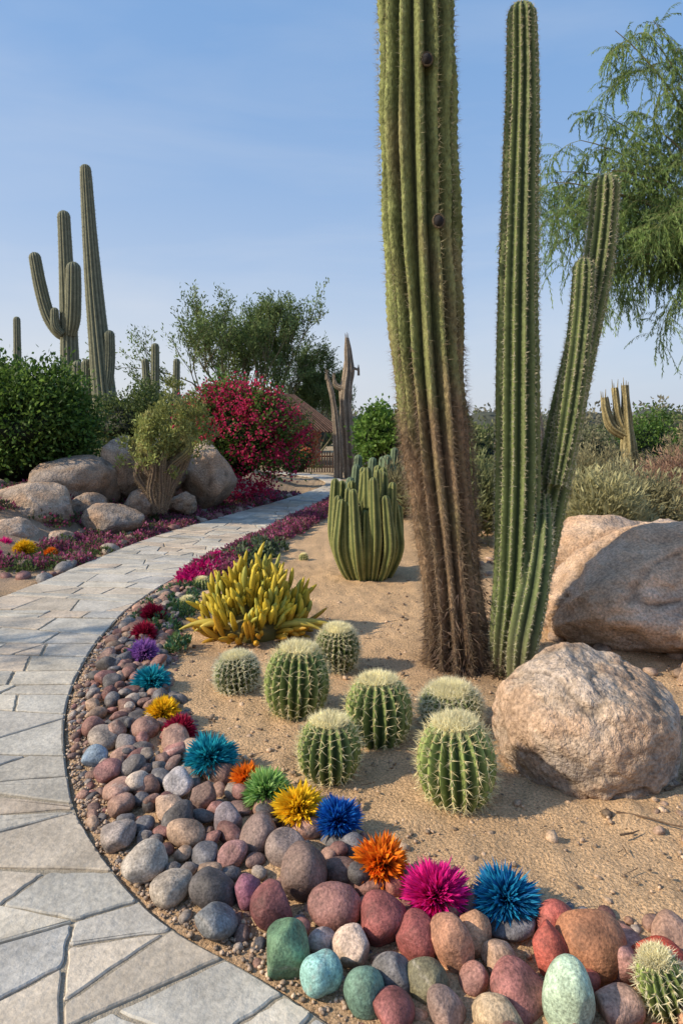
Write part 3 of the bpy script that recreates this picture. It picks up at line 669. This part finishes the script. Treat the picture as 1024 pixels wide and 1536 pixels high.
for k in range(24):
    y=rng.uniform(4.2,6.3); x=xr(y)+rng.uniform(.15,.6); cover(b,x,y,.06,[A(.11,.18,.06),A(.07,.17,.09)],80,.035,.09)
b.build("ground_cover_plants",[M_leaf])
b=B()
for k in range(380):
    y=rng.uniform(7,15); x=xl(y)-rng.uniform(.08,.8); cover(b,x,y,rng.uniform(.06,.15),PK if rng.random()<.8 else [A(.11,.15,.05)],80,.042,.1)
for k in range(60):
    y=rng.uniform(8.5,13); x=xl(y)-rng.uniform(.9,2.6); cover(b,x,y,rng.uniform(.1,.2),[A(.11,.15,.06),A(.2,.16,.1),A(.38,.08,.16)],90,.06,.15)
b.build("ground_cover_plants",[M_leaf])

# cholla
b=B(); base=A(-2.78,10.35,.22)
for k in range(10):
    a=rng.uniform(0,2*pi) if k>4 else k*1.3+.3; dx=math.cos(a)*rng.uniform(.2,.52)+.05; dy=math.sin(a)*.3; h=rng.uniform(1.0,1.75)
    P=[base+A(dx*.1,dy*.1,0),base+A(dx*.3+rng.normal(0,.04),dy*.35,h*.25),base+A(dx*.6+rng.normal(0,.08),dy*.75,h*.52),base+A(dx*1.05+rng.normal(0,.05),dy,h*.75),base+A(dx,dy,h)]
    def cf(V,g,c):
        kk=sstep(.85,1.35,V[:,2:3]); return A(.22,.16,.11)*(1-kk)*(0.3+.9*g)+A(.28,.29,.10)*kk*(.4+.7*g)
    r_=ribtube(b,P,[.075,.06,.06,.055,.04],7,.3,A(1,1,1),A(1,1,1),0,.04,4,True,.2,colf=cf,wob=.16)
    p,n_=r_(.03); up=p[:,2]>1.1
    if up.any(): spines(b,p[up],n_[up],7,.075,.003,.6,A(.50,.46,.18),1,.3,.3)
    spines(b,p[~up],n_[~up],6,.05,.0025,.6,A(.38,.29,.19),1,.35)
    e=P[-1]
    Q=np.repeat((e+rng.normal(0,.15,(10,3))*A(1,1,1.3)-A(0,0,.12)),46,axis=0); Q=Q+rng.normal(0,.05,Q.shape)
    leaves(b,Q,rng.normal(0,.6,Q.shape)+A(0,0,.8),.07,.014,A(.32,.35,.10)*rng.uniform(.6,1.2),1)
b.build("cholla_cactus",[M_skin,M_spine])

def dead(name,parts,c0=A(.13,.10,.075),c1=A(.34,.27,.2)):
    b=B()
    for P,R in parts:
        ribtube(b,P,R,7,.3,c0,c1,0,.06,4,False,.3,wob=.2)
        e=np.asarray(P[-1],float); n=8; a=np.arange(n)/n*2*pi
        for q in a: tube(b,[e+A(math.cos(q)*R[-1]*.6,math.sin(q)*R[-1]*.6,-.15),e+A(math.cos(q)*R[-1]*.9,math.sin(q)*R[-1]*.9,rng.uniform(.0,.18))],[.02,.004],c1*.8,0,4)
    return b.build(name,[M_cork])
dead("dead_saguaro",[([(.25,20,.0),(.18,20,1.2),(.12,20,2.4),(.2,20,3.2),(.16,20,4.1)],[.2,.2,.2,.15,.06]),([(.1,20,2.6),(-.15,20,2.7),(-.22,20,2.9)],[.1,.08,.04]),([(.15,20,3.0),(.35,20,3.2),(.5,20,3.15)],[.08,.06,.03])])
dead("dead_saguaro",[([(-.1,19.6,0),(-.12,19.6,1.2),(-.25,19.6,2.3),(-.42,19.6,3.0)],[.13,.12,.09,.05])])
dead("dead_saguaro",[([(5.95,14,.0),(5.9,14,.9),(5.85,14,1.55),(5.8,14,2.35)],[.17,.16,.12,.08]),([(5.88,14,1.3),(5.55,14,1.5),(5.42,14,1.8),(5.38,14,2.1)],[.11,.11,.1,.08]),([(5.85,14,1.35),(5.68,14,1.7),(5.6,14,2.3)],[.09,.09,.07])],A(.16,.13,.06),A(.40,.33,.17))
dead("dead_saguaro",[([(1.98,7.0,0),(1.97,7,.8),(2.0,7,1.35),(1.98,7,1.75)],[.09,.08,.07,.05]),([(1.98,7,1.0),(2.15,7,1.15),(2.2,7,1.4)],[.05,.05,.04])])
b=B()
for k in range(14):
    x=rng.uniform(.1,1.2); y=rng.uniform(12,13.5); h=rng.uniform(.6,1.15); ribtube(b,[(x,y,0),(x,y,h*.5),(x+.03,y,h)],[.07,.085,.075],8,.25,A(.05,.08,.045),A(.2,.26,.15),0,.06,4,True,.3)
b.build("columnar_cactus",[M_skin])

# ---------------------------------------------------------------- trees
def grow(b,p,d,L,r,lev,tips,up=.15,maxlev=4,wig=.18,spread=.55,nb=(2,4),barkc=A(.16,.13,.09)):
    n=6; P=[p]; q=p.copy(); dd=d.copy()
    for i in range(n):
        dd=nrm(dd+rng.normal(0,wig,3)*.5+A(0,0,up)*.3); q=q+dd*L/n; P.append(q.copy())
    P=np.array(P); tube(b,P,np.linspace(r,r*.6,n+1),barkc,1,5 if lev<2 else 3)
    if lev>=maxlev-1: tips.append((P,dd))
    if lev<maxlev:
        for k in range(rng.integers(nb[0],nb[1]+1)):
            i=rng.integers(3,n+1); nd=nrm(dd+rng.normal(0,spread,3)+A(0,0,up)); grow(b,P[i],nd,L*rng.uniform(.6,.85),r*.58,lev+1,tips,up,maxlev,wig,spread,nb,barkc)
def midtree(name,x,y,h,w,pal_,leafn=26,L=.1,nst=7,sp=.5,lw=.16):
    b=B(); tips=[]
    for k in range(nst):
        a=k/nst*2*pi+rng.uniform(-.3,.3); d=nrm(A(math.cos(a)*.55*w,math.sin(a)*.45,1))
        grow(b,A(x+math.cos(a)*.1,y+math.sin(a)*.1,.0),d,h*.36,h*.012,0,tips,.22,4,.2,sp,(2,4),A(.20,.18,.11))
    Ps=[];Ds=[];Cs=[]
    for P,dd in tips:
        c=pal_[rng.integers(len(pal_))]*rng.uniform(.65,1.3)
        Q=np.repeat(P[1:],max(leafn//4,1),axis=0); Q=Q+rng.normal(0,h*.013,Q.shape); Ps.append(Q); Ds.append(dd[None,:]+rng.normal(0,.6,Q.shape)); Cs.append(np.tile(c,(len(Q),1)))
    Ps=np.concatenate(Ps);Ds=np.concatenate(Ds);Cs=np.concatenate(Cs)*rng.uniform(.8,1.2,(len(Ps),1))
    leaves(b,Ps,Ds,L*rng.uniform(.7,1.4,len(Ps)),L*lw,Cs,0)
    print(name,len(tips),len(Ps),Ps.min(0),Ps.max(0)); return b.build(name,[M_leaf,M_bark])
TG=[A(.17,.24,.08),A(.22,.29,.10),A(.12,.18,.06)]
midtree("unseen_palo_verde_tree",-3.9,31,8.2,.75,TG,24,.16,7,.38,.18)
midtree("unseen_palo_verde_tree",-1.3,34,5.0,1.0,TG,20,.14,6,.4)
midtree("unseen_palo_verde_tree",-9.2,3.6,5.0,.9,TG,12,.07,5)  # unseen tree left of frame, added to cast dappled shade on the path

# feathery tree on the right
b=B(); trunk=[(6.3,9.6,0),(6.2,9.5,1.2),(6.05,9.4,2.4),(5.9,9.3,3.4)]
tube(b,catmull(trunk,5),np.linspace(.2,.13,16),A(.2,.15,.1),1,8)
tg=[(2.75,9.0,4.75),(2.9,8.7,4.0),(3.2,9.2,5.4),(3.3,8.5,3.4),(3.7,9.3,5.7),(3.8,8.9,4.5),(4.2,8.6,3.2),(4.4,9.2,5.3),(4.5,9.0,3.9),(3.55,9.0,6.75),(4.3,9.3,7.1),(4.9,8.8,6.3),(5.2,9.1,4.6),(4.1,8.4,4.1),(3.5,9.6,4.8),(4.8,8.5,3.3),(3.0,9.4,5.0),(3.1,8.9,4.4),(3.6,8.7,4.0),(4.0,9.5,5.1),(4.4,8.7,4.6),(3.9,9.0,3.6),(4.1,9.1,6.6),(3.4,8.9,4.9),(4.0,8.8,5.4)]
PsL=[];DsL=[];CsL=[]
def twig(p,d,L,lev):
    n=12; P=[p]; q=p.copy(); dd=d.copy()
    for i in range(n):
        dd=nrm(dd+A(0,0,-.15)+rng.normal(0,.05,3)); q=q+dd*L/n; P.append(q.copy())
    P=np.array(P); tube(b,P,np.linspace(.005 if lev==0 else .0025,.001,n+1),A(.22,.24,.1),1,3)
    if lev==0:
        for i in range(2,n,1):
            for _ in range(2): twig(P[i],nrm(P[i]-P[i-1]+rng.normal(0,.38,3)),L*rng.uniform(.35,.6),1)
    t=np.linspace(0,n,24)[3:]; Q=np.stack([np.interp(t,np.arange(n+1),P[:,i]) for i in range(3)],-1); Q=np.repeat(Q,2,axis=0)
    PsL.append(Q); DsL.append(dd*1.1+A(0,0,-.3)+rng.normal(0,.42,Q.shape)); c=[A(.20,.31,.09),A(.26,.37,.11),A(.14,.23,.07)][rng.integers(3)]*rng.uniform(.7,1.25); CsL.append(np.tile(c,(len(Q),1)))
for g in tg:
    s0=A(5.9,9.3,3.4)+rng.normal(0,.1,3); e=A(*g); mid_=(s0+e)/2+A(.1,0,.55+.15*rng.random()); t=np.linspace(0,1,14)[:,None]
    P=(1-t)**2*s0+2*t*(1-t)*mid_+t*t*e+np.cumsum(rng.normal(0,.012,(14,3)),0)
    tube(b,P,np.linspace(.035,.005,14),A(.2,.17,.1),1,5)
    for i in range(5,14):
        if rng.random()<.85: twig(P[i],nrm(nrm(P[i]-P[i-1])*A(1,1,.5)+rng.normal(0,.28,3)),rng.uniform(.5,1.05),0)
Ps=np.concatenate(PsL);Ds=np.concatenate(DsL);Cs=np.concatenate(CsL)
print("feather leaves",len(Ps))
leaves(b,Ps,Ds,.055*rng.uniform(.7,1.3,len(Ps)),.0048,Cs,0)
b.build("mesquite_tree",[M_leaf,M_bark])

# ---------------------------------------------------------------- house & fence
def box(b,x0,x1,y0,y1,z0,z1,col,mat=0):
    v=np.array([(x,y,z) for x in (x0,x1) for y in (y0,y1) for z in (z0,z1)]); b.add(v,[(0,1,3,2),(4,6,7,5),(0,4,5,1),(2,3,7,6),(0,2,6,4),(1,5,7,3)],col,mat,False)
root=bpy.data.objects.new("garden_house",None); scene.collection.objects.link(root)
b=B(); box(b,-5.0,-.9,26.3,29.5,0,1.45,A(.30,.20,.14)); w=b.build("walls",[M_sand]); w.parent=root
b=B(); RV=[A(-5.6,25.8,1.55),A(.15,25.8,1.25),A(.15,30,1.25),A(-5.6,30,1.55),A(-4.8,26.8,3.0),A(-1.9,27.4,2.75),A(-1.9,28.2,2.75),A(-4.8,29,3.0)]
b.add(np.array(RV),[(0,1,5,4),(1,2,6,5),(2,3,7,6),(3,0,4,7),(4,5,6,7),(0,3,2,1)],A(.075,.045,.035),0,False)
for k in range(46):
    t=k/45; tube(b,[RV[0]*(1-t)+RV[1]*t+A(0,-.02,.01),RV[4]*(1-t)+RV[5]*t+A(0,-.02,.03)],[.04,.03],A(.10,.06,.045)*rng.uniform(.7,1.3),0,4)
w=b.build("roof",[M_wood]); w.parent=root
b=B(); box(b,-2.6,-2.0,26.26,26.298,.6,1.2,A(.02,.02,.025)); box(b,-1.6,-1.1,26.26,26.298,0,1.35,A(.08,.05,.03)); w=b.build("window_and_door",[M_wood]); w.parent=root
b=B()
for k in range(32):
    x=-1.85+k*.085; box(b,x,x+.05,22.4,22.43,0,.68+rng.uniform(-.03,.03),A(.09,.055,.04)*rng.uniform(.7,1.3))
box(b,-1.9,.9,22.435,22.47,.15,.2,A(.07,.045,.03)); box(b,-1.9,.9,22.435,22.47,.5,.55,A(.07,.045,.03)); b.build("wooden_fence",[M_wood])
b=B(); box(b,5.6,10,12.2,12.8,-.02,.12,A(.48,.42,.34)); o=b.build("low_stone_wall",[M_paver])

b=B()
TW=[(1.05,2.6,.28,-.6),(1.22,2.35,.3,-.9),(1.3,2.75,.15,.4),(1.0,2.45,.08,.2),(1.15,2.9,.1,2.)]
for _ in range(70):
    TW.append((rng.uniform(-.5,1.6),rng.uniform(2.2,6.5),rng.uniform(.02,.07),rng.uniform(0,6.28)))
for x0,y0,L,a in TW:
    if x0<xr(y0)+.5: continue
    t=np.linspace(0,1,6)[:,None]; P=A(x0,y0,.036)+t*L*A(math.cos(a),math.sin(a),.03)+np.cumsum(rng.normal(0,.02*L,(6,3)),0)
    w0=.005 if L>.07 else .0022
    tube(b,P,np.linspace(w0,w0*.5,6),A(.13,.085,.055)*rng.uniform(.7,1.6),0,4)
n=500; x=rng.uniform(-.6,1.7,n); y=rng.uniform(2.1,6.5,n); k=x>xr(y)+.45; x=x[k];y=y[k]
leaves(b,np.c_[x,y,np.full(len(x),.036)],np.c_[rng.normal(0,1,(len(x),2)),np.abs(rng.normal(0,.15,len(x)))],rng.uniform(.008,.022,len(x)),.003,A(.26,.17,.09)*rng.uniform(.5,1.5,(len(x),1)),0)
b.build("fallen_twigs",[M_bark])

# ---------------------------------------------------------------- light, sky, camera
EL=math.radians(33); AZ=math.radians(-104)
sd=Vector((math.sin(AZ)*math.cos(EL),math.cos(AZ)*math.cos(EL),math.sin(EL)))
l=bpy.data.lights.new("sun",'SUN'); l.energy=5.0; l.angle=math.radians(.5); l.color=(1,.87,.67)
lo_=bpy.data.objects.new("sun",l); scene.collection.objects.link(lo_); lo_.rotation_euler=sd.to_track_quat('Z','Y').to_euler()
w=bpy.data.worlds.new("World"); scene.world=w; w.use_nodes=True; nt=w.node_tree; bg=nt.nodes['Background']; N=nt.nodes.new; Lk=nt.links.new
sk=N('ShaderNodeTexSky'); sk.sky_type='NISHITA'; sk.sun_disc=False; sk.sun_elevation=EL; sk.sun_rotation=AZ; sk.air_density=1.0; sk.dust_density=2.0; sk.ozone_density=1.2
tc=N('ShaderNodeTexCoord'); sp=N('ShaderNodeSeparateXYZ'); Lk(tc.outputs['Generated'],sp.inputs[0])
def math_(op,a,b_=None,clamp=False):
    n=N('ShaderNodeMath'); n.operation=op; n.use_clamp=clamp
    for i,q in enumerate((a,b_)):
        if q is None: continue
        if isinstance(q,(int,float)): n.inputs[i].default_value=q
        else: Lk(q,n.inputs[i])
    return n.outputs[0]
z=math_('MAXIMUM',sp.outputs[2],0.0); hz=math_('POWER',math_('SUBTRACT',1.0,z),4.2)
side=math_('ADD',.86,math_('MULTIPLY',sp.outputs[0],-.45))
mp=N('ShaderNodeMapping'); Lk(tc.outputs['Generated'],mp.inputs[0]); mp.inputs['Scale'].default_value=(1.0,1.0,4.5); mp.inputs['Rotation'].default_value=(0,.12,0)
cn=N('ShaderNodeTexNoise'); cn.inputs['Scale'].default_value=1.7; cn.inputs['Detail'].default_value=7; cn.inputs['Roughness'].default_value=.55; cn.inputs['Distortion'].default_value=.4; Lk(mp.outputs[0],cn.inputs['Vector'])
cl=N('ShaderNodeMapRange'); cl.inputs['From Min'].default_value=.45; cl.inputs['From Max'].default_value=.8; cl.inputs['To Max'].default_value=.45; Lk(cn.outputs['Fac'],cl.inputs['Value'])
def mix(f,a,c):
    m=N('ShaderNodeMix'); m.data_type='RGBA'
    if isinstance(f,float): m.inputs[0].default_value=f
    else: Lk(f,m.inputs[0])
    for i,q in ((6,a),(7,c)):
        if isinstance(q,tuple): m.inputs[i].default_value=q
        else: Lk(q,m.inputs[i])
    return m.outputs[2]
c=mix(.6,sk.outputs[0],(1.55,3.3,6.3,1))
c=mix(math_('MULTIPLY',hz,side,True),c,(5.5,5.55,5.6,1))
c=mix(math_('MULTIPLY',cl.outputs[0],math_('POWER',math_('SUBTRACT',1.0,z),1.5),True),c,(5.4,5.55,5.8,1))
Lk(c,bg.inputs[0]); bg.inputs[1].default_value=.145
cam=bpy.data.cameras.new("camera"); co=bpy.data.objects.new("camera",cam); scene.collection.objects.link(co); scene.camera=co
co.location=(0,0,1.5); co.rotation_euler=(pi/2,0,0); cam.sensor_fit='VERTICAL'; cam.sensor_height=36; cam.sensor_width=24; cam.lens=24; cam.shift_y=-128/1536; cam.clip_end=8000; cam.clip_start=.05
scene.view_settings.view_transform='Standard'; scene.view_settings.look='None'; scene.view_settings.exposure=0
